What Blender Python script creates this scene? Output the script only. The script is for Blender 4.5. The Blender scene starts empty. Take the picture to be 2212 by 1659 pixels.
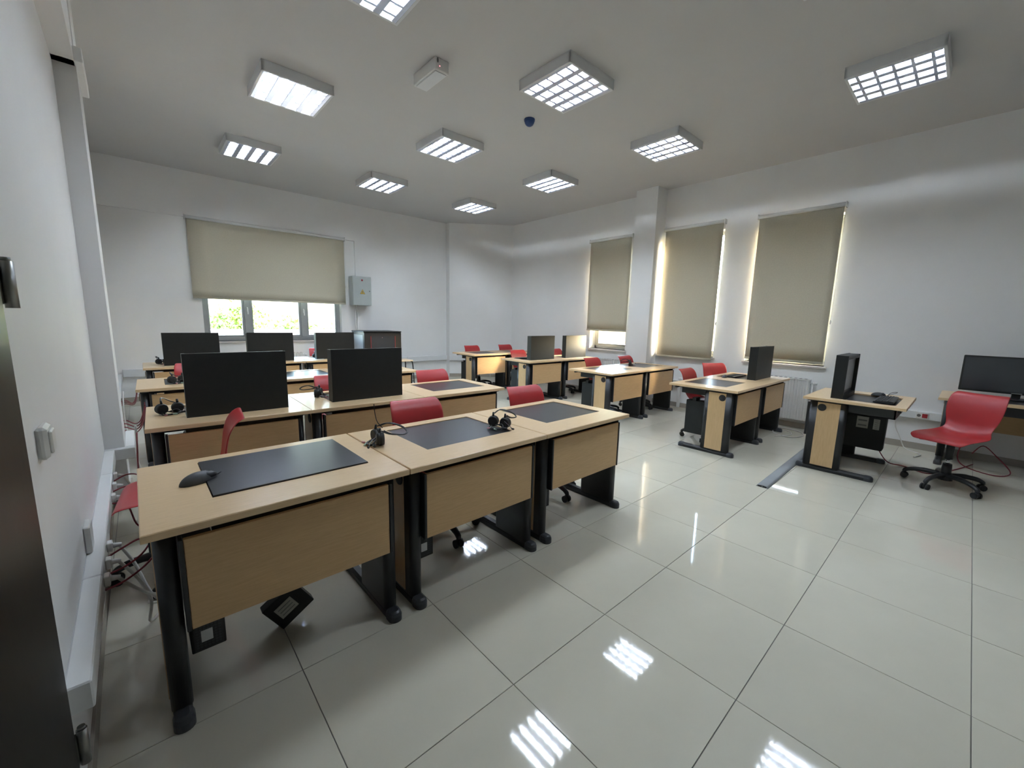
import bpy, bmesh, math, random
from mathutils import Vector, Matrix
random.seed(7)
PI = math.pi
sc = bpy.context.scene
COL = sc.collection

# ------------------------------------------------------------------ camera
cam_d = bpy.data.cameras.new('camera'); cam = bpy.data.objects.new('camera', cam_d); COL.objects.link(cam)
YAW, PITCH, ROLL = .733323, -.154984, .0232786
CAM = Vector((-.363502, -1.619466, 1.409252))
f_ = Vector((math.cos(PITCH)*math.sin(YAW), math.cos(PITCH)*math.cos(YAW), math.sin(PITCH)))
r_ = Vector((math.cos(YAW), -math.sin(YAW), 0)); u_ = r_.cross(f_)
rr = r_*math.cos(ROLL)+u_*math.sin(ROLL); uu = -r_*math.sin(ROLL)+u_*math.cos(ROLL)
cam.matrix_world = Matrix(((rr.x, uu.x, -f_.x, CAM.x), (rr.y, uu.y, -f_.y, CAM.y), (rr.z, uu.z, -f_.z, CAM.z), (0, 0, 0, 1)))
cam_d.sensor_fit = 'HORIZONTAL'; cam_d.sensor_width = 36; cam_d.lens = 884.5/2212*36
cam_d.clip_start = .02; cam_d.clip_end = 200
sc.camera = cam

# ------------------------------------------------------------------ sky, sun, exposure
SUN_DIR = Vector((-1.35, 1.46, -.70)).normalized()
w = bpy.data.worlds.new('world'); sc.world = w; w.use_nodes = True
nt = w.node_tree; nt.nodes.clear()
sky = nt.nodes.new('ShaderNodeTexSky'); sky.sky_type = 'NISHITA'; sky.sun_disc = False
sky.sun_elevation = math.asin(-SUN_DIR.z); sky.sun_rotation = math.atan2(-SUN_DIR.x, -SUN_DIR.y)
sky.air_density = 1.0; sky.dust_density = 4.0; sky.ozone_density = 1.0
bg = nt.nodes.new('ShaderNodeBackground'); bg.inputs[1].default_value = 2.6
wo = nt.nodes.new('ShaderNodeOutputWorld')
nt.links.new(sky.outputs[0], bg.inputs[0]); nt.links.new(bg.outputs[0], wo.inputs[0])
sun_d = bpy.data.lights.new('sun', 'SUN'); sun_d.energy = 16; sun_d.color = (1, .91, .78); sun_d.angle = .009
sun = bpy.data.objects.new('sun', sun_d); COL.objects.link(sun)
sun.rotation_euler = SUN_DIR.to_track_quat('-Z', 'Y').to_euler(); sun.location = (12, -6, 9)
vs = sc.view_settings
sc.display_settings.display_device = 'sRGB'
vs.view_transform = 'Standard'; vs.look = 'None'; vs.gamma = 1; vs.use_curve_mapping = False
vs.exposure = 1.93
TUBE_STRENGTH = 53.0
sc.cycles.max_bounces = 8; sc.cycles.diffuse_bounces = 5; sc.cycles.glossy_bounces = 4; sc.cycles.transmission_bounces = 4; sc.cycles.transparent_max_bounces = 6
sc.cycles.sample_clamp_indirect = 6; sc.cycles.caustics_reflective = False; sc.cycles.caustics_refractive = False

# ------------------------------------------------------------------ materials
MATS = {}
def lin(c):
    return tuple(((x/255)/12.92 if x/255 <= .04045 else ((x/255+.055)/1.055)**2.4) for x in c)
def mat(name, col, rough=.5, spec=.5, metal=0, var=0, scale=8, stretch=(1, 1, 1), bump=0, bscale=200, col2=None, objrand=0, coat=0):
    if name in MATS: return MATS[name]
    m = bpy.data.materials.new(name); m.use_nodes = True; n = m.node_tree; b = n.nodes['Principled BSDF']
    b.inputs['Base Color'].default_value = (*col, 1); b.inputs['Roughness'].default_value = rough
    b.inputs['Specular IOR Level'].default_value = spec; b.inputs['Metallic'].default_value = metal
    if coat: b.inputs['Coat Weight'].default_value = coat; b.inputs['Coat Roughness'].default_value = .1
    tc = n.nodes.new('ShaderNodeTexCoord')
    last = None
    if var or col2:
        mp = n.nodes.new('ShaderNodeMapping'); mp.inputs['Scale'].default_value = stretch
        n.links.new(tc.outputs['Object'], mp.inputs[0])
        no = n.nodes.new('ShaderNodeTexNoise'); no.inputs['Scale'].default_value = scale; no.inputs['Detail'].default_value = 3
        no.inputs['Roughness'].default_value = .6
        n.links.new(mp.outputs[0], no.inputs[0])
        rp = n.nodes.new('ShaderNodeValToRGB'); rp.color_ramp.elements[0].position = .3; rp.color_ramp.elements[1].position = .7
        a = col2 if col2 else tuple(c*(1-var) for c in col); d = col if col2 else tuple(min(1, c*(1+var)) for c in col)
        rp.color_ramp.elements[0].color = (*a, 1); rp.color_ramp.elements[1].color = (*d, 1)
        n.links.new(no.outputs['Fac'], rp.inputs[0]); last = rp.outputs[0]
    if objrand and last:
        oi = n.nodes.new('ShaderNodeObjectInfo'); mr = n.nodes.new('ShaderNodeMapRange')
        mr.inputs[3].default_value = 1-objrand; mr.inputs[4].default_value = 1+objrand
        n.links.new(oi.outputs['Random'], mr.inputs[0])
        hs = n.nodes.new('ShaderNodeHueSaturation'); n.links.new(mr.outputs[0], hs.inputs['Value']); n.links.new(last, hs.inputs['Color']); last = hs.outputs[0]
    if last: n.links.new(last, b.inputs['Base Color'])
    if bump:
        nb = n.nodes.new('ShaderNodeTexNoise'); nb.inputs['Scale'].default_value = bscale; nb.inputs['Detail'].default_value = 3
        n.links.new(tc.outputs['Object'], nb.inputs[0])
        bp = n.nodes.new('ShaderNodeBump'); bp.inputs['Strength'].default_value = bump; bp.inputs['Distance'].default_value = .002
        n.links.new(nb.outputs['Fac'], bp.inputs['Height']); n.links.new(bp.outputs[0], b.inputs['Normal'])
    MATS[name] = m
    return m
def emis(name, col, s):
    m = bpy.data.materials.new(name); m.use_nodes = True; n = m.node_tree; n.nodes.clear()
    e = n.nodes.new('ShaderNodeEmission'); o = n.nodes.new('ShaderNodeOutputMaterial')
    e.inputs[0].default_value = (*col, 1); e.inputs[1].default_value = s; n.links.new(e.outputs[0], o.inputs[0]); MATS[name] = m
    return m
WALL = mat('wall_paint', (.79, .79, .795), .6, .3, var=.02, scale=1.5)
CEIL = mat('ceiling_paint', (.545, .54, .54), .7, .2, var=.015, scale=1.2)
TILE = mat('porcelain_tile', (.60, .575, .485), .045, .5, var=.03, scale=2.5, objrand=.02)
GROUT = mat('grout', (.22, .21, .2), .8)
SKIRT = mat('skirting_tile', (.36, .33, .29), .25, .5, var=.06, scale=4)
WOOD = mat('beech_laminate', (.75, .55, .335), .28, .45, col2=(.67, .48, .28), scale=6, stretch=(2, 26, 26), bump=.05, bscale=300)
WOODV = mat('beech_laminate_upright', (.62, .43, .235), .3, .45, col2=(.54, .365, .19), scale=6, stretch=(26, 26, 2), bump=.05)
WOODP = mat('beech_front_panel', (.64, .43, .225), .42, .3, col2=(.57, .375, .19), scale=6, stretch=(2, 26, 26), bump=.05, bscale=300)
WOODEDGE = mat('beech_edge_band', (.56, .38, .21), .35, .4, var=.06, scale=20)
BLK = mat('black_powder_coat', (.016, .017, .019), .38, .45, var=.1, scale=30)
LIDM = mat('black_lid_plastic', (.022, .022, .024), .3, .5, var=.12, scale=3, stretch=(1, 8, 1))
SIDEM = mat('black_housing_plastic', (.012, .0135, .0135), .5, .35, var=.1, scale=20)
FOOTC = mat('grey_plastic_cap', (.045, .048, .055), .45, .4, var=.08, scale=20)
SCREEN = mat('screen_glass', (.05, .055, .062), .12, .6, var=.05, scale=2)
SCREENL = mat('lit_screen_tone', (.20, .21, .22), .3, .5, var=.05, scale=2)  # paler grey puts the lit look of the teaching screen into its colour
RED = mat('red_shell_plastic', (.40, .028, .032), .36, .45, var=.05, scale=6)
RUB = mat('black_rubber', (.02, .02, .021), .55, .3, var=.1, scale=30)
CHROME = mat('chrome', (.6, .6, .62), .2, .5, metal=1, var=.05, scale=10)
WPL = mat('white_plastic', (.70, .70, .69), .35, .5, var=.03, scale=6)
TRK = mat('white_trunking', (.72, .73, .74), .35, .5, var=.02, scale=3)
FABRIC = mat('blind_fabric', (.57, .53, .42), .85, .1, var=.04, scale=60, bump=.2, bscale=900)
ALU = mat('brushed_louvre', (.60, .64, .76), .35, .5, metal=1, var=.04, scale=14)
LAMPW = mat('lamp_housing_enamel', (.68, .69, .71), .4, .4, var=.02, scale=6)
FRAME = mat('grey_window_frame', (.30, .31, .31), .4, .5, var=.05, scale=6)
SILL = mat('stone_sill', (.62, .58, .56), .25, .5, var=.06, scale=10)
DOORM = mat('dark_door_veneer', (.011, .009, .0075), .38, .25, var=.3, scale=4, stretch=(18, 18, 1))
STEEL = mat('hinge_steel', (.28, .28, .26), .35, .5, metal=1, var=.1, scale=20)
EBOX = mat('grey_enamel_box', (.42, .46, .46), .4, .4, var=.03, scale=6)
YEL = mat('warning_yellow', (.62, .42, .05), .5, var=.05, scale=20)
REDL = mat('red_plastic', (.35, .02, .03), .4, var=.06, scale=20)
WIRER = mat('red_cable_jacket', (.20, .012, .025), .5, var=.1, scale=40)
WIREW = mat('white_cable_jacket', (.60, .59, .56), .5, var=.05, scale=40)
WIREB = mat('black_cable_jacket', (.018, .018, .019), .5, var=.1, scale=40)
DUCT = mat('grey_floor_duct', (.22, .235, .25), .4, .5, var=.05, scale=8)
BLUE = mat('blue_plastic_cap', (.012, .045, .16), .4, .5, var=.08, scale=20)
PAPER = mat('paper', (.66, .67, .68), .6, .3, var=.03, scale=20)
LABELM = mat('sticker_paper', (.38, .37, .33), .6, .3, var=.06, scale=40)
INK = mat('grey_ink', (.14, .14, .14), .6, var=.1, scale=50)
KEYM = mat('keycap_plastic', (.06, .062, .066), .5, .4, var=.1, scale=30)
SILV = mat('silver_badge', (.5, .51, .52), .3, .5, metal=.6, var=.1, scale=20)
PINK = mat('pink_plug', (.55, .22, .24), .5, var=.05, scale=20)
MINT = mat('green_plug', (.40, .52, .42), .5, var=.05, scale=20)
LEAF = mat('leaf', (.10, .22, .045), .5, .4, col2=(.22, .30, .07), scale=4, objrand=.1)
TRUNKM = mat('bark', (.14, .10, .07), .8, var=.2, scale=10)
EARTH = mat('outdoor_paving', (.52, .5, .46), .8, var=.1, scale=1)
RENDER = mat('white_outdoor_render', (.75, .75, .73), .8, var=.03, scale=2)
TUBEM = emis('lit_tube', (.785, .89, 1.0), TUBE_STRENGTH)
LEDR = emis('red_led', (1, .12, .15), 3)
g = bpy.data.materials.new('window_glass'); g.use_nodes = True; gn = g.node_tree; gn.nodes.clear()
go = gn.nodes.new('ShaderNodeOutputMaterial'); gt = gn.nodes.new('ShaderNodeBsdfTransparent'); gg = gn.nodes.new('ShaderNodeBsdfGlossy')
gg.inputs['Roughness'].default_value = .02; gm = gn.nodes.new('ShaderNodeMixShader'); gf = gn.nodes.new('ShaderNodeFresnel'); gf.inputs[0].default_value = 1.35
gt.inputs[0].default_value = (.95, .97, .96, 1)
gn.links.new(gf.outputs[0], gm.inputs[0]); gn.links.new(gt.outputs[0], gm.inputs[1]); gn.links.new(gg.outputs[0], gm.inputs[2]); gn.links.new(gm.outputs[0], go.inputs[0])
GLASS = g

# ------------------------------------------------------------------ mesh helpers
class MB:
    def __init__(s): s.v = []; s.f = []; s.sm = []
    def add(s, vs_, fs, smooth=False):
        o = len(s.v); s.v += [tuple(v) for v in vs_]; s.f += [tuple(i+o for i in f) for f in fs]; s.sm += [smooth]*len(fs); return s
    def box(s, x0, x1, y0, y1, z0, z1, b=0):
        if b <= 0:
            return s.add([(x0, y0, z0), (x1, y0, z0), (x1, y1, z0), (x0, y1, z0), (x0, y0, z1), (x1, y0, z1), (x1, y1, z1), (x0, y1, z1)],
                         [(0, 3, 2, 1), (4, 5, 6, 7), (0, 1, 5, 4), (1, 2, 6, 5), (2, 3, 7, 6), (3, 0, 4, 7)])
        bm = bmesh.new(); bmesh.ops.create_cube(bm, size=1)
        for v in bm.verts: v.co = Vector(((x0+x1)/2+v.co.x*(x1-x0), (y0+y1)/2+v.co.y*(y1-y0), (z0+z1)/2+v.co.z*(z1-z0)))
        bmesh.ops.bevel(bm, geom=bm.edges[:]+bm.verts[:], offset=b, segments=1, affect='EDGES')
        bm.verts.index_update(); s.add([v.co[:] for v in bm.verts], [[v.index for v in f.verts] for f in bm.faces]); bm.free(); return s
    def prism(s, prof, axis, a, b, smooth=False):
        # prof: closed list of 2-tuples; axis: extrusion axis; other two axes in cyclic x,y,z order
        n = len(prof); V = []
        for t in (a, b):
            for p, q in prof:
                V.append({'x': (t, p, q), 'y': (p, t, q), 'z': (p, q, t)}[axis])
        F = [tuple(range(n-1, -1, -1)), tuple(range(n, 2*n))]+[(i, (i+1) % n, n+(i+1) % n, n+i) for i in range(n)]
        if axis == 'y': F = [f[::-1] for f in F]
        o = len(s.v); s.v += V; s.f += [tuple(i+o for i in f) for f in F]; s.sm += [False, False]+[smooth]*n; return s
    def cyl(s, p0, p1, r0, r1=None, n=12, smooth=True, caps=True):
        r1 = r0 if r1 is None else r1; p0 = Vector(p0); p1 = Vector(p1); d = (p1-p0).normalized()
        a = d.orthogonal().normalized(); b = d.cross(a); V = []
        for p, r in ((p0, r0), (p1, r1)):
            for k in range(n):
                t = 2*PI*k/n; V.append(p+a*r*math.cos(t)+b*r*math.sin(t))
        o = len(s.v); s.v += [tuple(v) for v in V]
        s.f += [(o+k, o+(k+1) % n, o+n+(k+1) % n, o+n+k) for k in range(n)]; s.sm += [smooth]*n
        if caps: s.f += [tuple(o+k for k in range(n-1, -1, -1)), tuple(o+n+k for k in range(n))]; s.sm += [False]*2
        return s
    def tube(s, pts, r, n=6, res=4):
        P = [Vector(p) for p in pts]
        if len(P) > 2 and res > 1:
            Q = []
            for i in range(len(P)-1):
                a = P[max(i-1, 0)]; b = P[i]; c = P[i+1]; d = P[min(i+2, len(P)-1)]
                for k in range(res):
                    t = k/res; Q.append(.5*((2*b)+(c-a)*t+(2*a-5*b+4*c-d)*t*t+(3*b-a-3*c+d)*t**3))
            Q.append(P[-1]); P = Q
        o = len(s.v); up = Vector((.13, .21, 1)).normalized()
        for i, p in enumerate(P):
            d = (P[min(i+1, len(P)-1)]-P[max(i-1, 0)]).normalized()
            a = up-d*up.dot(d)
            a = d.orthogonal() if a.length < .05 else a
            a.normalize(); b = d.cross(a)
            rad = r[min(int(i/(len(P)-1)*(len(r)-1)+.5), len(r)-1)] if isinstance(r, (list, tuple)) else r
            for k in range(n):
                t = 2*PI*k/n; s.v.append(tuple(p+a*rad*math.cos(t)+b*rad*math.sin(t)))
        m = len(P)
        for i in range(m-1):
            for k in range(n):
                s.f.append((o+i*n+k, o+i*n+(k+1) % n, o+(i+1)*n+(k+1) % n, o+(i+1)*n+k)); s.sm.append(True)
        s.f += [tuple(o+k for k in range(n-1, -1, -1)), tuple(o+(m-1)*n+k for k in range(n))]; s.sm += [False]*2
        return s
    def ell(s, c, rx, ry, rz, n=14, m=8, z0=-1, z1=1):
        o = len(s.v); a0 = math.asin(z0); a1 = math.asin(z1)
        for j in range(m+1):
            a = a0+(a1-a0)*j/m
            for k in range(n):
                t = 2*PI*k/n; s.v.append((c[0]+rx*math.cos(a)*math.cos(t), c[1]+ry*math.cos(a)*math.sin(t), c[2]+rz*math.sin(a)))
        for j in range(m):
            for k in range(n): s.f.append((o+j*n+k, o+j*n+(k+1) % n, o+(j+1)*n+(k+1) % n, o+(j+1)*n+k)); s.sm.append(True)
        s.f += [tuple(o+k for k in range(n-1, -1, -1)), tuple(o+m*n+k for k in range(n))]; s.sm += [False]*2
        return s
    def mesh(s, name, m):
        me = bpy.data.meshes.new(name); me.from_pydata(s.v, [], s.f); me.materials.append(m)
        me.polygons.foreach_set('use_smooth', s.sm); me.update(); return me
    def build(s, name, m, parent=None, loc=(0, 0, 0), rot=(0, 0, 0)):
        o = bpy.data.objects.new(name, s.mesh(name, m)); COL.objects.link(o); o.location = loc; o.rotation_euler = rot
        if parent: o.parent = parent
        return o
def link(name, me, parent=None, loc=(0, 0, 0), rot=(0, 0, 0)):
    o = bpy.data.objects.new(name, me); COL.objects.link(o); o.location = loc; o.rotation_euler = rot
    if parent: o.parent = parent
    return o
def B(*a, b=0): return MB().box(*a, b=b)
def empty(name, loc=(0, 0, 0), rz=0):
    o = bpy.data.objects.new(name, None); COL.objects.link(o); o.location = loc; o.rotation_euler = (0, 0, rz); o.empty_display_size = .1; return o
def tag(o, label, cat, group=None):
    o['label'] = label; o['category'] = cat
    if group: o['group'] = group
    return o
def struct(o, label=None, cat=None):
    o['kind'] = 'structure'
    if label: o['label'] = label
    if cat: o['category'] = cat
    return o
def dup(root, loc, rz, label, group=None):
    r = root.copy(); COL.objects.link(r); r.location = loc; r.rotation_euler = (0, 0, rz); r['label'] = label
    if group: r['group'] = group
    for ch in list(root.children):
        c = ch.copy(); COL.objects.link(c); c.parent = r
        for gch in list(ch.children):
            d = gch.copy(); COL.objects.link(d); d.parent = c
    return r
def rrect(x0, x1, y0, y1, r, n=4):
    P = []
    for cx, cy, a0 in ((x1-r, y1-r, 0), (x0+r, y1-r, PI/2), (x0+r, y0+r, PI), (x1-r, y0+r, 1.5*PI)):
        for k in range(n+1): t = a0+PI/2*k/n; P.append((cx+r*math.cos(t), cy+r*math.sin(t)))
    return P

def loft(rings):
    n = len(rings[0][0]); V = [(p[0], p[1], z) for r, z in rings for p in r]
    F = [tuple(range(n-1, -1, -1)), tuple((len(rings)-1)*n+k for k in range(n))]
    F += [(i*n+k, i*n+(k+1) % n, (i+1)*n+(k+1) % n, (i+1)*n+k) for i in range(len(rings)-1) for k in range(n)]
    return MB().add(V, F)

# ------------------------------------------------------------------ room shell
XL, XR, YB, YF, ZC = -.60, 6.40, 7.0, -5.4, 3.62
fl = B(XL-.2, XR+.2, YF-.2, YB+.3, -.12, -.004).build('floor', GROUT); struct(fl, 'glossy beige porcelain tiled classroom floor', 'floor')
tm = {}
for i in range(-1, 12):
    for j in range(21):
        x0 = -.6+.6*i if i >= 0 else -.76; y0 = -5.4+.6*j; x1 = min(x0+.6, XR) if i >= 0 else -.6; y1 = min(y0+.6, YB+.05)
        k = (round(x1-x0, 3), round(y1-y0, 3))
        if k not in tm: tm[k] = MB().box(.0015, k[0]-.0015, .0015, k[1]-.0015, -.0095, 0, b=.0008).mesh('tile', TILE)
        link('tile', tm[k], fl, (x0, y0, 0), (random.uniform(-.0006, .0006), random.uniform(-.0006, .0006), 0))
struct(B(XL-.3, XR+.3, YF-.3, YB+.3, ZC, ZC+.2).build('ceiling', CEIL), 'plain white painted classroom ceiling', 'ceiling')
# left wall with door opening, beam, column
wl = empty('wall_left'); struct(wl, 'white painted wall with a column and ceiling beam', 'wall')
m = MB(); m.box(XL-.25, XL, -.24, YB+.3, -.1, ZC); m.box(XL-.25, XL, YF-.2, -1.22, -.1, ZC); m.box(XL-.25, XL, -1.22, -.24, 2.12, ZC)
m.build('wall_surface', WALL, wl)
B(XL-.01, -.502, YF, 2.76, 2.9, ZC).build('beam', WALL, wl)
cl = B(XL-.01, -.497, 2.30, 2.78, 0, ZC).build('wall_column', WALL); struct(cl, 'white column standing out from the wall beside the dark door', 'column')
B(XL-.01, -.462, 2.22, 2.80, 2.90, 2.985, b=.004).build('column_cap', WALL, cl)
# back wall: recessed window bay below a beam, flush pier to the right
wb = empty('wall_back'); struct(wb, 'white painted end wall with a wide window bay', 'wall')
WX0, WX1, WZ0, WZ1 = .42, 2.70, .93, 2.80
m = MB(); yb = YB+.04
m.box(XL-.25, WX0, yb, YB+.3, -.1, 2.92); m.box(WX1, 3.0, yb, YB+.3, -.1, 2.92); m.box(WX0, WX1, yb, YB+.3, -.1, WZ0); m.box(WX0, WX1, yb, YB+.3, WZ1, 2.92)
m.box(XL-.25, 3.0, YB, YB+.3, 2.92, ZC); m.box(3.0, 5.9, YB, YB+.3, -.1, ZC)
m.build('wall_surface', WALL, wb)
wd = MB().prism([(5.19, YB+.2), (5.19, 6.86), (6.405, 5.95), (6.9, 5.95), (6.9, YB+.2)], 'z', -.1, ZC).build('wall_corner', WALL)
struct(wd, 'white slanted corner wall behind the far desks', 'wall')
# right wall with three windows and a column
wr = empty('wall_right'); struct(wr, 'white painted window wall with three tall windows', 'wall')
OP = [(-.345, .64, .885, 2.86), (1.105, 2.055, .885, 2.86), (2.73, 3.56, .885, 2.86)]
m = MB(); ys = [YF-.2]
prev = YF-.2
for (a, b, z0, z1) in OP:
    m.box(XR, XR+.28, prev, a, -.1, ZC); m.box(XR, XR+.28, a, b, -.1, z0); m.box(XR, XR+.28, a, b, z1, ZC); prev = b
m.box(XR, XR+.28, prev, 6.2, -.1, ZC); m.build('wall_surface', WALL, wr)
struct(B(6.09, XR+.01, 2.095, 2.49, 0, ZC).build('wall_column', WALL), 'white square column between two window blinds', 'column')
struct(B(XL-.3, XR+.3, YF-.25, YF, -.1, ZC).build('wall_front', WALL), 'plain white wall behind the camera', 'wall')
# skirting
def skirt(name, segs):
    e = empty(name); struct(e, 'grey brown stone skirting along the ' + name.split('_')[1] + ' wall', 'skirting')
    for s_ in segs:
        x0, x1, y0, y1 = s_; L = max(x1-x0, y1-y0); n = max(1, round(L/.6))
        for k in range(n):
            if x1-x0 > y1-y0: B(x0+L*k/n+.001, x0+L*(k+1)/n-.001, y0, y1, 0, .075, b=.001).build('skirting_tile', SKIRT, e)
            else: B(x0, x1, y0+L*k/n+.001, y0+L*(k+1)/n-.001, 0, .075, b=.001).build('skirting_tile', SKIRT, e)
skirt('baseboard_left', [(XL, XL+.01, -.2, 2.3), (XL, -.486, 2.285, 2.298), (-.497, -.485, 2.3, 2.78), (XL, XL+.01, 2.8, 7.0)])
skirt('baseboard_back', [(-.70, 3.0, yb-.012, yb), (3.0, 5.18, YB-.012, YB)])
skirt('baseboard_right', [(XR-.012, XR, YF, 2.09), (6.078, 6.09, 2.095, 2.49), (XR-.012, XR, 2.5, 5.9)])
bd = empty('baseboard_corner', (5.19, 6.86, 0), math.atan2(-.91, 1.215)); struct(bd, 'stone skirting along the slanted corner wall', 'skirting')
for k in range(3): B(.50*k+.002, .50*k+.498, -.012, 0, 0, .075, b=.001).build('skirting_tile', SKIRT, bd)

# windows ------------------------------------------------------------
def window(name, label, L, z0, z1, mull, place, handles=(), w=.06):
    # local: u along the wall 0..L, depth d (0 = inner wall face, + = outside)
    e = empty(name); struct(e, label, 'window')
    def bx(u0, u1, d0, d1, a, b_, nm, mt, par=e, bev=.004):
        if place[0] == 'y': args = (place[1]+u0, place[1]+u1, place[2]+d0, place[2]+d1, a, b_)
        else: args = (place[1]+d0, place[1]+d1, place[2]+u0, place[2]+u1, a, b_)
        return B(*args, b=bev).build(nm, mt, par)
    D0, D1 = (.10, .165) if w == .06 else (.17, .23)
    fr = bx(0, L, D0, D1, z0, z0+.06, 'frame_bottom', FRAME); bx(0, L, D0, D1, z1-.06, z1, 'frame_top', FRAME)
    bx(0, w, D0, D1, z0, z1, 'frame_side', FRAME); bx(L-w, L, D0, D1, z0, z1, 'frame_side', FRAME)
    us = [w]+list(mull)+[L-w]
    for u in mull:
        mu = bx(u-.05, u+.05, D0-.004, D1, z0+.06, z1-.06, 'mullion', FRAME)
    for a, b_ in zip(us[:-1], us[1:]):
        a2 = a+(.05 if a in mull else 0); b2 = b_-(.05 if b_ in mull else 0)
        sh = bx(a2, b2, D0+.01, D1-.01, z0+.06, z0+.1, 'sash', FRAME)
        bx(a2+.0, a2+.035, D0+.01, D1-.01, z0+.1, z1-.06, 'sash_stile', FRAME, sh); bx(b2-.035, b2, D0+.01, D1-.01, z0+.1, z1-.06, 'sash_stile', FRAME, sh)
        bx(a2+.035, b2-.035, D0+.035, D0+.041, z0+.1, z1-.06, 'pane', GLASS, sh, 0)
    for u in handles:
        h = bx(u-.012, u+.012, D0-.018, D0-.004, z0+.52, z0+.60, 'handle', WPL); bx(u-.01, u+.01, D0-.05, D0-.035, z0+.47, z0+.58, 'lever', WPL, h)
        bx(u-.008, u+.008, D0-.04, D0-.015, z0+.56, z0+.575, 'spindle', WPL, h)
    bx(-.03, L+.03, -.035, D0+.005, z0-.03, z0, 'sill', SILL)
    return e
window('window_1', 'wide three light window with grey frame half under a blind', WX1-WX0, WZ0, WZ1, [.655, 1.59], ('y', WX0, yb), (.655, 1.59))
window('window_2', 'narrow window nearest the teaching desk behind a lowered blind', (.64+.345), .885, 2.86, [], ('x', XR, -.345), w=.04)
window('window_3', 'narrow middle window behind a fully lowered blind', .95, .885, 2.86, [], ('x', XR, 1.105), w=.04)
window('window_4', 'narrow far window with bright gap under its blind', .83, .885, 2.86, [], ('x', XR, 2.73), w=.05)

# door ------------------------------------------------------------
dr = empty('door_1', (XL, -.24, 0)); struct(dr, 'dark brown door beside the camera with steel hinges', 'door')
B(-.04, .016, -.94, -.02, .01, 2.08, b=.003).build('door_leaf', DOORM, dr)
B(-.25, .006, -.018, 0, 0, 2.12).build('door_jamb', DOORM, dr); B(-.25, .006, -.98, -.962, 0, 2.12).build('door_jamb', DOORM, dr); B(-.25, .006, -.962, -.018, 2.085, 2.12).build('door_head', DOORM, dr)
for z in (.235, 1.41):
    h = MB().cyl((.022, .03, z), (.022, .03, z+.1), .011, n=12).build('hinge', STEEL, dr)
    MB().cyl((.022, .03, z+.1), (.022, .03, z+.108), .008, n=10).build('pin', STEEL, h); B(.004, .012, -.02, .03, z+.008, z+.092).build('plate', STEEL, h)
MB().cyl((.016, -.86, 1.02), (.06, -.86, 1.02), .011).cyl((.055, -.87, 1.02), (.055, -.74, 1.02), .009).build('handle', STEEL, dr)

# dado trunking -----------------------------------------------------
tk = empty('trim_1'); struct(tk, 'white cable trunking along the wall with the column', 'trunking')
def trunk_run(parent, segs):
    for a in segs: B(*a, b=.004).build('trunking_length', TRK, parent)
trunk_run(tk, [(XL, -.548, -.205, .39, .375, .455), (XL, -.548, .393, 1.68, .375, .455), (XL, -.548, 1.683, 2.246, .375, .455), (-.60, -.442, 2.247, 2.297, .375, .455), (-.496, -.442, 2.30, 2.83, .375, .455), (XL, -.548, 2.83, 4.2, .375, .455), (XL, -.548, 4.203, 6.2, .375, .455), (XL, -.548, 6.203, 6.98, .375, .455)])
B(XL, XL+.02, .60, .70, .455, .565, b=.004).build('junction_cover', WPL, tk)
tk2 = empty('trim_2'); struct(tk2, 'white cable trunking along the end wall', 'trunking')
trunk_run(tk2, [(-.645, 1.2, yb-.055, yb, .40, .52), (1.203, 2.998, yb-.055, yb, .40, .52), (3.0, 4.1, YB-.055, YB, .40, .52), (4.103, 5.18, YB-.055, YB, .40, .52)])
tk2b = empty('trim_4', (5.19, 6.86, 0), math.atan2(-.91, 1.215)); struct(tk2b, 'white cable trunking across the slanted corner wall', 'trunking')
for k in range(2): B(.74*k+.002, .74*k+.738, -.055, 0, .40, .52, b=.004).build('trunking_length', TRK, tk2b)
tk3 = empty('trim_3'); struct(tk3, 'white cable trunking with red sockets on the window wall', 'trunking')
trunk_run(tk3, [(6.345, XR, -4.1, -1.31, .37, .46), (6.345, XR, -1.307, -.38, .37, .46), (6.345, XR, .62, 2.09, .37, .46), (6.345, XR, 2.5, 2.72, .37, .46), (6.345, XR, 3.55, 5.9, .37, .46)])
for y in (-.80, -1.10, -1.35, -2.2):
    s_ = B(6.337, 6.346, y-.055, y+.055, .378, .452, b=.002).build('socket_plate', WPL, tk3)
    B(6.331, 6.338, y-.045, y+.0, .392, .438, b=.002).build('red_socket', REDL, s_)
    MB().cyl((6.334, y+.028, .415), (6.338, y+.028, .415), .017, n=12).build('white_socket', INK, s_)

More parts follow.
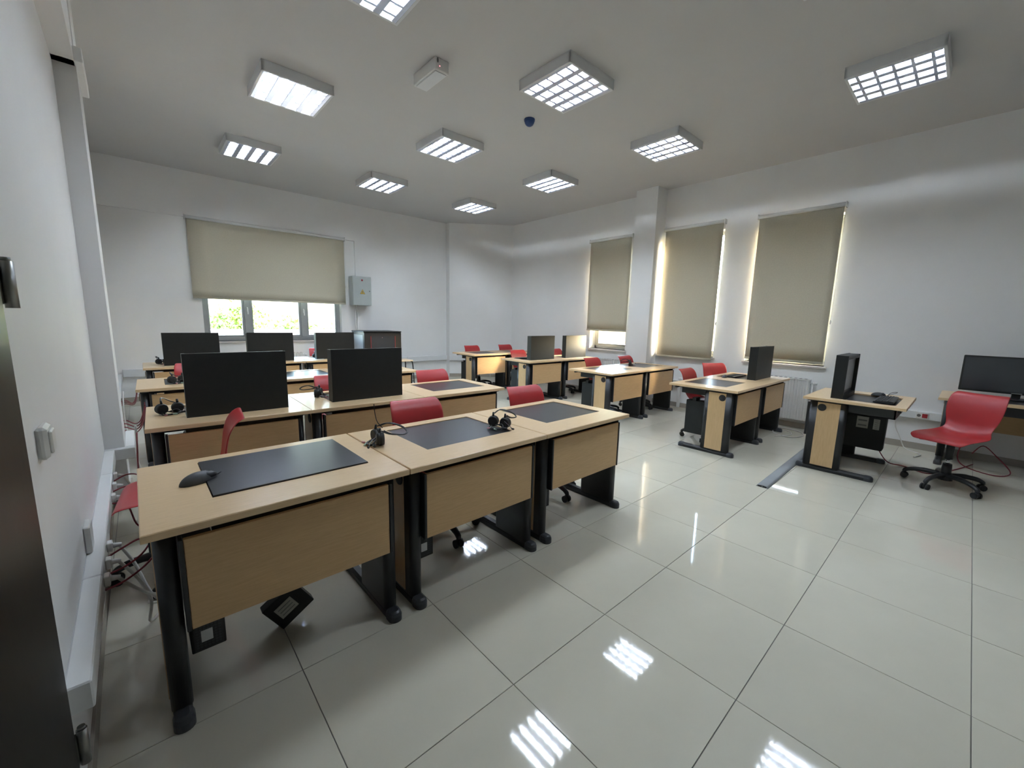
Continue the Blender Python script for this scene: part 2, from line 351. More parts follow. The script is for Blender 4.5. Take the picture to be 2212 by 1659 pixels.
# blinds -----------------------------------------------------------
def blind(loc, rz, L, drop, label):
    # local: x along width, -y into the room, hangs down from z=0
    e = empty('roller_blind', loc, rz); tag(e, label, 'blind', 'beige roller blinds')
    MB().cyl((0, -.06, -.025), (L, -.06, -.025), .026, n=16).build('roller_tube', WPL, e)
    for x in (-.012, L): B(x, x+.012, -.08, 0, -.06, .01, b=.003).build('bracket', WPL, e)
    NX, NZ = 10, 10; mb = MB(); V = []
    for j in range(NZ+1):
        for i in range(NX+1):
            V.append((.012+(L-.024)*i/NX, -.05-.0025*math.sin(i*.9+j*.4)*(j/NZ), -.025-(drop-.03)*j/NZ))
    mb.add(V, [(j*(NX+1)+i, (j+1)*(NX+1)+i, (j+1)*(NX+1)+i+1, j*(NX+1)+i+1) for j in range(NZ) for i in range(NX)], True)
    fb = mb.build('fabric', FABRIC, e); so = fb.modifiers.new('t', 'SOLIDIFY'); so.thickness = .0012
    MB().prism(rrect(-.0585, -.0445, -drop-.012, -drop+.018, .006, 3), 'x', .012, L-.012, True).build('bottom_bar', FABRIC, e)
    c = MB().tube([(L+.004, -.045, -.05), (L+.006, -.04, -drop*.4), (L+.004, -.038, -drop*.72)], .0025, 5).build('pull_chain', WPL, e)
    MB().ell((L+.004, -.038, -drop*.72-.025), .012, .007, .028).build('chain_weight', WPL, c)
    return e
blind((.29, yb-.0, 2.945), 0, 2.50, 1.29, 'very wide beige roller blind half lowered over the end wall window')
blind((XR, .635, 2.965), -PI/2, .985, 2.035, 'beige roller blind nearest the teaching desk, widest in view of its wall')
blind((XR, 2.055, 2.985), -PI/2, .955, 2.13, 'beige roller blind hanging just past the wall column, fully lowered')
blind((XR, 3.62, 2.985), -PI/2, .94, 1.735, 'short beige roller blind with a bright gap below it, behind the column')

# ceiling lamps ------------------------------------------------------
def make_lamp():
    e = empty('ceiling_lamp', (0, 0, 0)); tag(e, '', 'ceiling lamp', 'square louvred ceiling lamps')
    S = .31; m = MB(); m.box(-S, S, -S, S, .078, .09)
    B(-S+.022, S-.022, -S+.022, S-.022, .074, .0785).build('reflector', ALU, e)
    for a in ((-S, -S+.022, -S, S), (S-.022, S, -S, S), (-S, S, -S, -S+.022), (-S, S, S-.022, S)): m.box(*a, 0, .08, b=.003)
    m.build('housing', LAMPW, e)
    tub = MB().cyl((0, -.275, 0), (0, .275, 0), .0125, n=12).mesh('tube', TUBEM)
    cap = MB().cyl((0, -.285, 0), (0, -.272, 0), .014, n=10).cyl((0, .272, 0), (0, .285, 0), .014, n=10).mesh('tube_cap', ALU)
    lon = MB().prism([(-.027, .005), (-.010, .026), (.010, .026), (.027, .005), (.023, .002), (-.023, .002)], 'y', -.287, .287).mesh('louvre_rail', ALU)
    crs = MB().prism([(-.0105, .004), (-.004, .024), (.004, .024), (.0105, .004)], 'x', -.056, .056).mesh('louvre_blade', ALU)
    for k in range(4):
        x = -.2145+.143*k
        t = link('tube', tub, e, (x, 0, .049)); link('tube_cap', cap, t)
        for q in range(5): link('louvre_blade', crs, e, (x, -.23+.115*q, 0))
    for k in range(5): link('louvre_rail', lon, e, ((-.286+.143*k) if 0 < k < 4 else (-.284 if k == 0 else .284), 0, 0))
    return e
lamp = make_lamp(); first = True
LN = {(0, 0): 'over the door', (0, 1): 'over the front row, cut by the top edge',
      (0, 2): 'left above the second and third rows of desks', (0, 3): 'left, nearest the wide window blind',
      (1, 0): 'cut by the top edge at the right', (1, 1): 'beside the blue dome, largest whole one in the middle',
      (1, 2): 'in the middle between the blue dome and the wide blind', (1, 3): 'in the middle, second farthest, before the end wall',
      (2, 0): 'farthest right, over the teaching desk', (2, 1): 'near the window wall before the wall column',
      (2, 2): 'near the window wall beyond the wall column', (2, 3): 'smallest and farthest, near the slanted corner'}
for i, x in enumerate((.92, 2.77, 4.65)):
    for j, y in enumerate((-.9, 1.2, 3.15, 5.17)):
        if (i, j) == (0, 0): continue
        lab = 'lit square ceiling lamp ' + LN[(i, j)]
        if first: lamp.location = (x, y, 3.53); lamp['label'] = lab; first = False
        else: dup(lamp, (x, y, 3.53), 0, lab)
# emergency light, blue dome
e = empty('emergency_light', (1.765, 1.93, 3.52)); tag(e, 'small white rectangular emergency light box on the ceiling', 'emergency light')
B(-.07, .07, -.19, .19, 0, .10, b=.006).build('body', WPL, e); B(-.055, .055, -.17, .17, -.006, .001, b=.002).build('diffuser', LAMPW, e)
MB().ell((-.045, -.191, .075), .009, .003, .022).build('test_switch', INK, e); MB().ell((-.025, -.191, .035), .003, .002, .003).build('led', LEDR, e)
e = empty('ceiling_dome', (3.05, 1.98, 3.555)); tag(e, 'dark blue capped smoke detector dome on the ceiling', 'smoke detector')
MB().ell((0, 0, .045), .055, .055, .055, 20, 8, -1, .05).build('cap', BLUE, e); MB().cyl((0, 0, .045), (0, 0, .065), .06, n=20).build('mount', BLUE, e)

# ------------------------------------------------------------------ desks
# local frame: origin at the floor under the corner (x 0..W along the desk, y 0 = modesty side, y D = user side)
W, D, H = .910, .75, .73
PX0, PX1, PY0, PY1 = .205, .805, .195, .67
def desk_common(e):
    z0, z1 = H-.026, H
    o = [(0, 0), (W, 0), (W, D), (0, D)]; c = .003
    oi = [(c, c), (W-c, c), (W-c, D-c), (c, D-c)]; q = [(PX0, PY0), (PX1, PY0), (PX1, PY1), (PX0, PY1)]
    m = MB(); V = [(*p, z0) for p in o]+[(*p, z1-c) for p in o]+[(*p, z1) for p in oi]+[(*p, z1) for p in q]+[(*p, z0) for p in q]
    F = []
    for i in range(4):
        j = (i+1) % 4
        F += [(i, j, 4+j, 4+i), (4+i, 4+j, 8+j, 8+i), (8+i, 8+j, 12+j, 12+i), (12+i, 12+j, 16+j, 16+i), (16+i, 16+j, j, i)]
    m.add(V, F); m.build('tabletop', WOOD, e)
    # well box under the opening
    m = MB(); zb = .605
    m.box(PX0-.012, PX1+.012, PY0-.012, PY1+.012, zb, zb+.008)
    for a in ((PX0-.012, PX0-.001, PY0-.012, PY1+.012), (PX1+.001, PX1+.012, PY0-.012, PY1+.012), (PX0-.012, PX1+.012, PY0-.012, PY0-.001), (PX0-.012, PX1+.012, PY1+.001, PY1+.012)): m.box(*a, zb, z0)
    m.build('well_box', BLK, e)
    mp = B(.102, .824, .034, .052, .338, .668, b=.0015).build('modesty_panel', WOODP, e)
    for x in (.088, .826): B(x, x+.013, .030, .075, .336, .670, b=.002).build('bracket', BLK, mp)
    for ya in (.10, .69): B(.08, W-.08, ya, ya+.025, .672, z0).build('under_rail', BLK, e)
    for sgn, xc in ((-1, .055), (1, W-.055-.02)):
        # one leg: oval post, foot, wood insert, cable grommet
        p = MB().prism(rrect(xc-.031, xc+.031, .05, .35, .028, 5), 'z', .04, z0-.012, True).build('leg', BLK, e)
        B(xc-.03, xc+.03, .035, .62, z0-.014, z0, b=.002).build('top_bracket', BLK, p)
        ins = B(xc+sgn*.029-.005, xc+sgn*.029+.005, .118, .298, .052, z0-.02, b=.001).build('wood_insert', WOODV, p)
        xo = xc+sgn*.034
        m = MB().cyl((xo-sgn*.002, .155, .635), (xo+sgn*.005, .155, .635), .036, .034, n=20); m.build('grommet', RUB, p)
        loft([(rrect(xc-.027, xc+.027, .0, .60, .026, 4), 0), (rrect(xc-.027, xc+.027, .0, .60, .026, 4), .026), (rrect(xc-.016, xc+.016, .012, .588, .015, 4), .045)]).build('foot', BLK, p)
        for ya, yb_ in ((-.006, .075), (.525, .606)):
            loft([(rrect(xc-.031, xc+.031, ya, yb_, .029, 5), 0), (rrect(xc-.031, xc+.031, ya, yb_, .029, 5), .027), (rrect(xc-.026, xc+.026, ya+.006, yb_-.006, .024, 5), .042), (rrect(xc-.016, xc+.016, ya+.016, yb_-.016, .014, 5), .049)]).build('foot_cap', FOOTC, p)
def desk_closed(name='computer_desk', lift=0):
    e = empty(name); tag(e, '', 'desk', 'beech computer desks'); desk_common(e)
    g_ = .003
    l = MB().box(PX0+g_, PX1-g_, PY0+g_, PY1-g_, -.014, 0, b=.001).build('lid', LIDM, e, (0, 0, H-.004+lift))
    if lift: B(PX0+g_, PX0+g_+.006, PY0+.01, PY1-.01, -.03, -.014).build('lid_edge', BLK, l)
    return e
def desk_open(lit=False):
    e = empty('computer_desk'); tag(e, '', 'desk', 'beech computer desks'); desk_common(e)
    # raised monitor housing, back faces the modesty side
    y0, y1 = PY0+.003, PY0+.098; z0, z1 = H-.02, 1.148; x0, x1 = PX0+.003, PX1-.003
    hs = MB()
    hs.box(x0, x1, y0, y0+.012, z0, z1, b=.001)
    hs.box(x0, x0+.02, y0+.012, y1, z0, z1-.004); hs.box(x1-.02, x1, y0+.012, y1, z0, z1-.004)
    hs.prism([(y0+.012, z1-.022), (y1-.02, z1-.026), (y1, z1-.04), (y1, z1-.016), (y1-.02, z1-.004), (y0+.012, z1-.002)], 'x', x0+.02, x1-.02)
    hs.box(x0+.02, x1-.02, y0+.012, y1, z0, z0+.05)
    h = hs.build('monitor_housing', SIDEM, e)
    B(x0+.02, x1-.02, y1-.05, y1-.03, z0+.05, z1-.03).build('bezel', BLK, h)
    B(x0+.045, x1-.045, y1-.031, y1-.027, z0+.085, z1-.05).build('screen', SCREENL if lit else SCREEN, h)
    B(x0, x1, y1+.004, PY1-.003, H-.03, H-.012, b=.001).build('keyboard_tray', LIDM, e)
    return e
DC = desk_closed(); DO = desk_open(); used = {'c': 0, 'o': 0}
def put_desk(kind, x, y, rz, label):
    src = DC if kind == 'c' else DO
    if not used[kind]:
        used[kind] = 1; src.location = (x, y, 0); src.rotation_euler = (0, 0, rz); src['label'] = label; return src
    return dup(src, (x, y, 0), rz, label)
rad = math.radians
CPU_AT = []
def row(x0, y0, pitch, deg, kinds, labels):
    out = []
    for k, (kd, lb) in enumerate(zip(kinds, labels)):
        a = rad(deg); x = x0+pitch*k*math.cos(a); y = y0+pitch*k*math.sin(a)
        if kd == 'l':
            o = desk_closed(lift=.010); o['label'] = lb; o.location = (x, y, 0); o.rotation_euler = (0, 0, a)
        else: o = put_desk(kd, x, y, a, lb)
        out.append((x, y, a))
    return out
R1 = row(-.425, -.009, .9165, .75, 'lcc', ['nearest beech desk with a shut raised black lid and a mouse on it', 'middle beech desk of the nearest row between two headsets', 'beech desk at the aisle end of the nearest row, black lid shut'])
R2 = row(-.405, 1.525, .9115, -1.0, 'ooc', ['beech desk in the second row, next to the wall, largest raised monitor', 'middle beech desk of the second row with raised black monitor', 'beech desk at the aisle end of the second row, lid shut'])
R3 = row(-.455, 3.20, .9165, -.6, 'ccc', ['beech desk in the third row next to the wall with headset on its lid', 'middle beech desk of the third row half hidden behind monitors', 'beech desk at the aisle end of the third row, mostly hidden'])
R4 = row(-.40, 5.00, .9165, 0, 'ooo', ['beech desk of the farthest left row next to the wall, monitor raised', 'middle beech desk of the farthest left row, monitor before the window', 'beech desk of the farthest left row beside the server cabinet'])
S1 = row(4.185, -.075, .9115, 0, 'co', ['beech desk by the floor duct with black lid shut and wooden side panel', 'beech desk before the radiator with tall raised monitor and keyboard'])
S2 = row(4.225, 1.49, .9115, 0, 'cc', ['sunlit beech desk with glare on its shut lid', 'beech desk next to the wall column with a headset on it'])
S3 = row(4.37, 3.20, .9115, 0, 'oo', ['beech desk beyond the sunlit desk with a raised monitor and keyboard', 'beech desk with raised monitor just before the half open window'])
S4 = row(4.34, 4.70, .9115, 0, 'cc', ['farthest beech desk with a sun patch on its front panel', 'farthest beech desk in the slanted corner, half hidden by monitors'])
# teaching desk (turned round) and side desk by the window wall
td = desk_open(True); td['label'] = 'single beech teaching desk with a screen facing the front, beside the floor duct'; td.location = (4.94+W/2, -.575, 0); td.rotation_euler = (0, 0, PI); td['group'] = 'beech computer desks'
sd = put_desk('c', 6.39, -1.46-W, PI/2, 'beech desk against the window wall carrying a big black monitor'); sd.location = (6.385, -1.47-W, 0)

# ------------------------------------------------------------------ chairs
def make_chair():
    e = empty('swivel_chair'); tag(e, '', 'chair', 'red swivel chairs')
    # profile: (y forward, z, half width, side lift)
    P = [(.232, .43, .165, .0), (.225, .452, .19, .002), (.20, .467, .205, .004), (.12, .468, .213, .012), (.02, .46, .213, .02), (-.08, .456, .206, .026), (-.15, .463, .188, .032),
         (-.195, .488, .165, .03), (-.218, .528, .158, .02), (-.23, .57, .168, .012), (-.24, .635, .186, .012), (-.25, .70, .195, .014), (-.264, .76, .195, .014), (-.285, .805, .19, .012), (-.313, .835, .18, .008), (-.335, .842, .168, .004)]
    NX = 12; V = []; n = len(P)
    for i, (y, z, hw, lf) in enumerate(P):
        a = P[max(i-1, 0)]; b = P[min(i+1, n-1)]; t = Vector((b[0]-a[0], b[1]-a[1])).normalized(); nr = Vector((t.y, -t.x))  # normal toward the sitter
        if nr.y < 0 and nr.x < 0: nr = -nr
        if i < 7 and nr.y < 0: nr = -nr
        if i >= 7 and nr.x < 0: nr = -nr
        for k in range(NX+1):
            s_ = -1+2*k/NX; L = lf*abs(s_)**2.2
            V.append((hw*s_, y+nr.x*L, z+nr.y*L))
    mb = MB().add(V, [(i*(NX+1)+k, (i+1)*(NX+1)+k, (i+1)*(NX+1)+k+1, i*(NX+1)+k+1) for i in range(n-1) for k in range(NX)], True)
    sh = mb.build('seat_shell', RED, e); so = sh.modifiers.new('t', 'SOLIDIFY'); so.thickness = .007; so.offset = 0
    sb = sh.modifiers.new('s', 'SUBSURF'); sb.levels = 1; sb.render_levels = 1
    B(-.10, .10, -.11, .11, .418, .438, b=.004).build('seat_plate', BLK, e)
    g_ = MB().cyl((0, 0, .26), (0, 0, .42), .027, n=14).build('gas_column', BLK, e)
    MB().cyl((0, 0, .19), (0, 0, .27), .014, n=12).build('piston', CHROME, g_); MB().cyl((0, 0, .085), (0, 0, .215), .04, .031, n=14).build('column_shroud', BLK, g_)
    MB().tube([(.02, .02, .412), (.14, .05, .40), (.20, .06, .395)], .005, 6).build('height_lever', BLK, e)
    m = MB().cyl((0, 0, .065), (0, 0, .125), .052, .043, n=16).build('base_hub', BLK, e)
    arm = MB().tube([(.03, 0, .105), (.12, 0, .112), (.21, 0, .10), (.262, 0, .078), (.272, 0, .058)], [.023, .022, .02, .018, .016], 8).mesh('leg', BLK)
    cs = MB().cyl((.266, -.011, .026), (.266, -.027, .026), .026, n=14).cyl((.266, .011, .026), (.266, .027, .026), .026, n=14).cyl((.272, 0, .03), (.272, 0, .066), .009, n=8)
    cs.ell((.268, 0, .034), .026, .012, .024, 12, 6); csm = cs.mesh('caster', RUB)
    for k in range(5):
        a = rad(18+72*k); l = link('leg', arm, e, (0, 0, 0), (0, 0, a)); link('caster', csm, l)
    return e
chair = make_chair(); cfirst = True
def put_chair(x, y, deg, label):
    global cfirst
    rz = rad(deg)
    if cfirst: cfirst = False; chair.location = (x, y, 0); chair.rotation_euler = (0, 0, rz); chair['label'] = label; return chair
    return dup(chair, (x, y, 0), rz, label)
# facing angle: 180 = toward the camera side (-y)
put_chair(-.305, 1.16, 85, 'red chair turned sideways behind the nearest desk')
put_chair(1.0, .615, 178, 'red chair behind the middle desk of the nearest row')
put_chair(2.035, .615, 176, 'red chair behind the aisle desk of the nearest row')
put_chair(.985, 2.15, 182, 'red chair half hidden by the second raised monitor of the second row')
put_chair(1.96, 2.02, 177, 'red chair behind the aisle desk of the second row')
put_chair(.05, 3.93, 180, 'red chair just over the wall side monitor of the second row')
put_chair(1.95, 5.72, 182, 'red chair between two monitors of the farthest left row')
put_chair(4.80, .47, 180, 'red chair tucked behind the desk by the floor duct')
put_chair(5.76, .64, 148, 'red chair turned away beside the tall monitor before the radiator')
put_chair(4.92, 2.08, 178, 'red chair behind the sunlit desk')
put_chair(5.78, 2.03, 178, 'red chair in front of the wall column')
put_chair(4.93, 3.84, 178, 'red chair behind the raised monitor and keyboard near the far window')
put_chair(5.90, 3.78, 176, 'red chair between the two raised monitors near the far window')
put_chair(4.90, 5.28, 178, 'red chair behind the farthest desk with the sun patch')
put_chair(5.84, 5.27, 178, 'red chair in the slanted corner')
put_chair(4.97, -1.62, 66, 'large red chair on the open floor beside the teaching desk')

# ------------------------------------------------------------------ computers hung under the desks
def make_pc():
    e = empty('computer_case'); tag(e, '', 'computer', 'black computer cases under desks')
    B(0, .105, 0, .43, 0, .385, b=.003).build('case', SIDEM, e)
    r = B(.008, .097, -.004, .001, .008, .377, b=.001).build('rear_panel', BLK, e)
    m = MB()
    for i in range(7):
        for j in range(8): m.cyl((.018+.0115*i, -.0055, .02+.0115*j), (.018+.0115*i, -.0035, .02+.0115*j), .0042, n=6)
    v = m.build('vent_grid', FOOTC, r); v['kind'] = 'stuff'
    B(.03, .065, -.0065, -.0045, .04, .085).build('label', PAPER, r)
    B(.02, .085, .43, .436, .02, .365, b=.002).build('front_bezel', BLK, e)
    B(.0, .105, .05, .09, .385, .42).build('hanger', BLK, e); B(.0, .105, .32, .36, .385, .42).build('hanger', BLK, e)
    return e
pc = make_pc(); pf = True
def put_pc(dk, label, dz=.16):
    global pf
    x, y, a = dk; ox, oy = .098, .145
    loc = (x+ox*math.cos(a)-oy*math.sin(a), y+ox*math.sin(a)+oy*math.cos(a), dz)
    if pf: pf = False; pc.location = loc; pc.rotation_euler = (0, 0, a); pc['label'] = label; return pc
    return dup(pc, loc, a, label)
put_pc(R1[0], 'black computer case hanging under the nearest desk beside its leg', .165)
put_pc(R1[1], 'black computer case with white label under the middle desk of the nearest row', .165)
put_pc(R1[2], 'black computer case under the aisle desk of the nearest row')
put_pc(S1[0], 'black computer case under the desk by the floor duct')
put_pc(S2[0], 'black computer case under the sunlit desk')
put_pc(S3[0], 'black computer case under the desk beyond the sunlit desk')
put_pc(S4[0], 'black computer case under the farthest desk with the sun patch')
tp = put_pc((4.94+W/2, -.575, PI), 'black computer case with two paper stickers under the teaching desk')
# stickers on the side that faces the aisle
for (y0, y1, z0, z1, nl) in ((.20, .295, .215, .335, 2), (.335, .385, .215, .325, 5)):
    s_ = B(.1045, .1062, y0, y1, z0, z1).build('sticker', LABELM, tp)
    for q in range(nl):
        zz = z1-(q+.75)*(z1-z0)/(nl+.3); B(.1058, .1066, y0+.012, y1-.012, zz-.008 if nl == 2 else zz-.002, zz+.008 if nl == 2 else zz+.002).build('print_line', INK, s_)
# loose black box with a label, tipped on its corner on the floor under the nearest desk
lb = empty('adapter_box', (-.003, .285, 0)); tag(lb, 'small black box with a paper label tilted on the floor under nearest desk', 'adapter')
lb.rotation_euler = (0, rad(-33), 0)
B(0, .16, 0, .05, .0, .145, b=.003).build('body', SIDEM, lb); pl = B(.03, .11, -.0015, .001, .045, .11).build('label', LABELM, lb)
for q in range(3): B(.04, .10, -.0022, -.001, .058+.017*q, .062+.017*q).build('print_line', INK, pl)

# ------------------------------------------------------------------ keyboards, mice, headsets, papers
def keyboard(loc, rz, label):
    e = empty('keyboard', loc, rz); tag(e, label, 'keyboard', 'black keyboards')
    MB().prism([(-.07, 0), (.07, 0), (.072, .02), (.05, .024), (-.068, .014)], 'x', -.215, .215).build('body', BLK, e)
    ky = MB().prism([(-.007, 0), (.007, 0), (.0055, .006), (-.0055, .006)], 'x', -.0072, .0072).mesh('key', KEYM)
    for r in range(5):
        yy = -.048+.0205*r; zz = .0142+.00135*r*.9
        for c in range(18):
            if r == 0 and 4 <= c <= 8: continue
            link('key', ky, e, (-.198+.0232*c, yy, zz+.0015))
    B(-.105, .018, -.055, -.041, .0155, .0215, b=.001).build('space_bar', KEYM, e)
    return e
keyboard((4.865, -1.15, H+.001), PI/2+rad(90), 'black keyboard on the teaching desk in front of the screen')
keyboard((5.555, .455, H-.010), rad(180), 'black keyboard lying beside the tall monitor before the radiator')
keyboard((4.80, 3.76, H-.010), rad(178), 'black keyboard behind the raised monitor near the far window')
def mouse(loc, rz, label, pts, s=1):
    e = empty('mouse', loc, rz); tag(e, label, 'mouse', 'black computer mice')
    m = MB().ell((0, 0, 0), .031*s, .06*s, .036*s, 18, 8, 0, 1); b = m.build('body', KEYM, e)
    MB().ell((0, .03*s, .026*s), .004, .011, .009, 10, 6).build('scroll_wheel', RUB, e)
    for x in (-.013, .013): MB().ell((x*s, .028*s, .012*s), .012*s, .027*s, .019*s, 10, 5, 0, 1).build('button', BLK, b)
    MB().tube([(0, .055*s, .006)]+pts, .0022, 5).build('cable', WIREB, e)
    return e
mouse((-.245, .40, H+.001), rad(-68), 'black mouse at the edge of the nearest shut lid', [(.004, .075, .012), (.0, .085, .014)], 1.15)
mouse((5.18, -1.06, H+.001), rad(190), 'black mouse beside the keyboard on the teaching desk', [(.02, .1, .03), (.08, .13, .06), (.10, .08, .05), (.05, .06, .004)])
mouse((5.255, .47, H+.001), rad(-80), 'black mouse by the tall monitor before the radiator', [(.02, .09, .003), (.0, .12, .003)])
def make_headset():
    e = empty('headset'); tag(e, '', 'headset', 'black headsets')
    for sx, tilt in ((-1, 12), (1, -6)):
        c = MB().cyl((0, 0, 0), (0, .022, 0), .036, .034, n=18).cyl((0, -.016, 0), (0, 0, 0), .03, .036, n=18).build('ear_cup', RUB, e, (sx*.042, 0, .037), (0, 0, rad(tilt+90*(sx > 0)*0)))
        MB().ell((0, .024, 0), .012, .003, .018).build('badge', SILV, c)
        MB().cyl((0, .0, .03), (0, .004, .058), .008, .006, n=8).build('yoke', BLK, c)
    for o in (0, .012):
        MB().tube([(-.042, .01+o, .085), (-.03, .06+o, .10), (.0, .12+o*.7, .085), (.035, .15+o*.4, .06), (.06, .12+o*.5, .05), (.055, .05+o, .06), (.045, .01+o, .08)], .0035, 6).build('headband', BLK, e)
    b = MB().tube([(.05, -.02, .05), (.085, -.05, .045), (.13, -.075, .03)], .0022, 5).build('microphone_boom', BLK, e); MB().ell((.137, -.079, .028), .011, .006, .006).build('microphone', RUB, b)
    MB().tube([(-.04, -.02, .01), (-.02, -.05, .004), (.03, -.045, .004), (.05, -.01, .01), (.02, .02, .004), (-.03, .0, .02), (-.05, -.035, .004), (.0, -.06, .006), (.045, -.04, .012), (.03, -.02, .03), (-.01, -.03, .02)], .004, 6).build('bundled_cable', WIREB, e)
    MB().cyl((.0, -.062, .006), (.022, -.075, .006), .0045, n=8).build('plug', MINT, e); MB().cyl((-.03, -.06, .006), (-.045, -.072, .006), .0045, n=8).build('plug', PINK, e)
    B(.035, .075, -.04, -.025, .003, .016, b=.003).build('inline_remote', BLK, e)
    return e
hs = make_headset(); hf = True
def put_headset(x, y, deg, label, z=H):
    global hf
    if hf: hf = False; hs.location = (x, y, z+.001); hs.rotation_euler = (0, 0, rad(deg)); hs['label'] = label; return hs
    return dup(hs, (x, y, z+.001), rad(deg), label)
put_headset(.535, .455, -100, 'black headset on the seam between the first two nearest desks')
put_headset(1.275, .315, -68, 'black headset at the corner of a lid on the nearest row')
put_headset(-.27, 1.93, 10, 'black headset beside the largest raised monitor')
put_headset(.70, 2.0, 60, 'tangled black headset between the two monitors of the second row')
put_headset(-.15, 3.47, 20, 'black headset lying on a lid in the third row')
put_headset(-.20, 5.42, 30, 'black headset on the farthest left row next to the wall')
put_headset(1.72, 5.42, 0, 'black headset by the monitor beside the server cabinet')
put_headset(5.42, 1.98, 30, 'black headset on the desk next to the wall column')

def sheet(x, y, z, w_, h_, deg, label):
    o = MB().box(-w_/2, w_/2, -h_/2, h_/2, 0, .0008).build('paper_sheet', PAPER, None, (x, y, z), (0, 0, rad(deg))); tag(o, label, 'paper', 'white paper sheets')
sheet(1.52, 5.46, H+.001, .21, .297, 12, 'white paper sheet between monitors on the farthest left row')
sheet(1.60, 5.26, H+.002, .297, .21, -5, 'second white paper sheet nearer the front edge of the farthest left row')

# big monitor on the side desk
e = empty('flat_monitor', (6.12, -1.99, H)); tag(e, 'big black flat monitor on the desk against the window wall', 'monitor')
B(-.02, .02, -.40, .40, .055, .425, b=.006).build('panel', SIDEM, e); B(-.0225, -.0195, -.385, .385, .075, .41).build('screen', SCREEN, e)
B(-.10, .10, -.16, .16, 0, .012, b=.004).build('stand_base', BLK, e); B(.0, .03, -.03, .03, .01, .2, b=.004).build('stand_neck', BLK, e)
B(-.024, -.0215, -.035, .035, .062, .069).build('badge', SILV, e)

# ------------------------------------------------------------------ server cabinet, fuse box, stool, radiators, switch
e = empty('server_cabinet', (2.86, 6.33, 0)); tag(e, 'black server cabinet with glass door beside the end window', 'cabinet')
m = MB(); m.box(0, .03, 0, .60, .03, 1.10); m.box(.75, .78, 0, .60, .03, 1.10); m.box(0, .78, .58, .60, .03, 1.10); m.box(0, .78, 0, .60, .03, .06); m.build('body', BLK, e)
B(-.01, .79, -.02, .61, 1.10, 1.125, b=.006).build('top_cover', SIDEM, e)
dm = MB()
for a in ((.0, .13, .05, 1.09), (.65, .78, .05, 1.09)): dm.box(a[0], a[1], -.02, 0, a[2], a[3])
dm.box(.13, .65, -.02, 0, .05, .13); dm.box(.13, .65, -.02, 0, 1.03, 1.09)
d_ = dm.build('door', BLK, e); B(.13, .65, -.014, -.009, .13, 1.03).build('door_glass', SCREEN, d_)
for x in (.128, .642): B(x, x+.010, -.0215, -.0195, .13, 1.03).build('red_trim', REDL, d_)
MB().cyl((.37, -.022, 1.0), (.37, -.016, 1.0), .01, n=12).build('lock', CHROME, d_)
for q in range(4): B(.16, .62, .05, .12, .3+.17*q, .36+.17*q).build('rack_unit', INK, e)
B(-.002, .0, .05, .55, .1, 1.05).build('side_reflection', FRAME, e)  # thin grey sheet paints the light reflected on the cabinet's black side
for x in (.05, .68): B(x, x+.05, .05, .55, 0, .035).build('plinth', RUB, e)
e = empty('fuse_box', (2.855, YB-.001, 1.635)); tag(e, 'grey metal fuse box with yellow warning triangle beside the wide blind', 'fuse box')
B(0, .385, -.19, 0, 0, .575, b=.004).build('body', EBOX, e); d_ = B(.004, .381, -.212, -.192, .004, .571, b=.004).build('door', EBOX, e)
MB().cyl((.19, -.218, .50), (.19, -.211, .50), .018, n=14).build('red_lamp', REDL, d_)
tr = MB().prism([(.14, .225), (.25, .225), (.195, .325)], 'y', -.2145, -.2115).build('warning_triangle', YEL, d_)
m = MB()
for a, b_ in (((.146, .229), (.244, .229)), ((.244, .229), (.195, .317)), ((.195, .317), (.146, .229))): m.tube([(a[0], -.2148, a[1]), (b_[0], -.2148, b_[1])], .0025, 4)
m.build('triangle_border', INK, tr)
m = MB().ell((.195, -.2148, .275), .011, .002, .011); m.tube([(.18, -.215, .262), (.21, -.215, .244)], .003, 4); m.tube([(.21, -.215, .262), (.18, -.215, .244)], .003, 4); m.build('warning_symbol', INK, tr)
MB().cyl((.34, -.225, .29), (.34, -.211, .29), .010, n=10).build('lock', INK, d_)
for x in (.11, .15): MB().cyl((x, -.03, -1.11), (x, -.03, 0), .01, n=8).build('conduit', WPL, e)
e = empty('wooden_stool', (3.30, 5.62, 0)); tag(e, 'small wooden stool with dark metal legs at the end wall', 'stool')
B(-.16, .16, -.16, .16, .585, .61, b=.008).build('seat', WOOD, e)
for sx in (-1, 1):
    for sy in (-1, 1): MB().tube([(sx*.12, sy*.12, .585), (sx*.15, sy*.15, .52), (sx*.17, sy*.17, .003)], .011, 8).build('leg', BLK, e)
MB().tube([(-.157, -.157, .2), (.157, -.157, .2)], .007, 6).tube([(-.157, .157, .2), (.157, .157, .2)], .007, 6).build('stretcher', BLK, e)
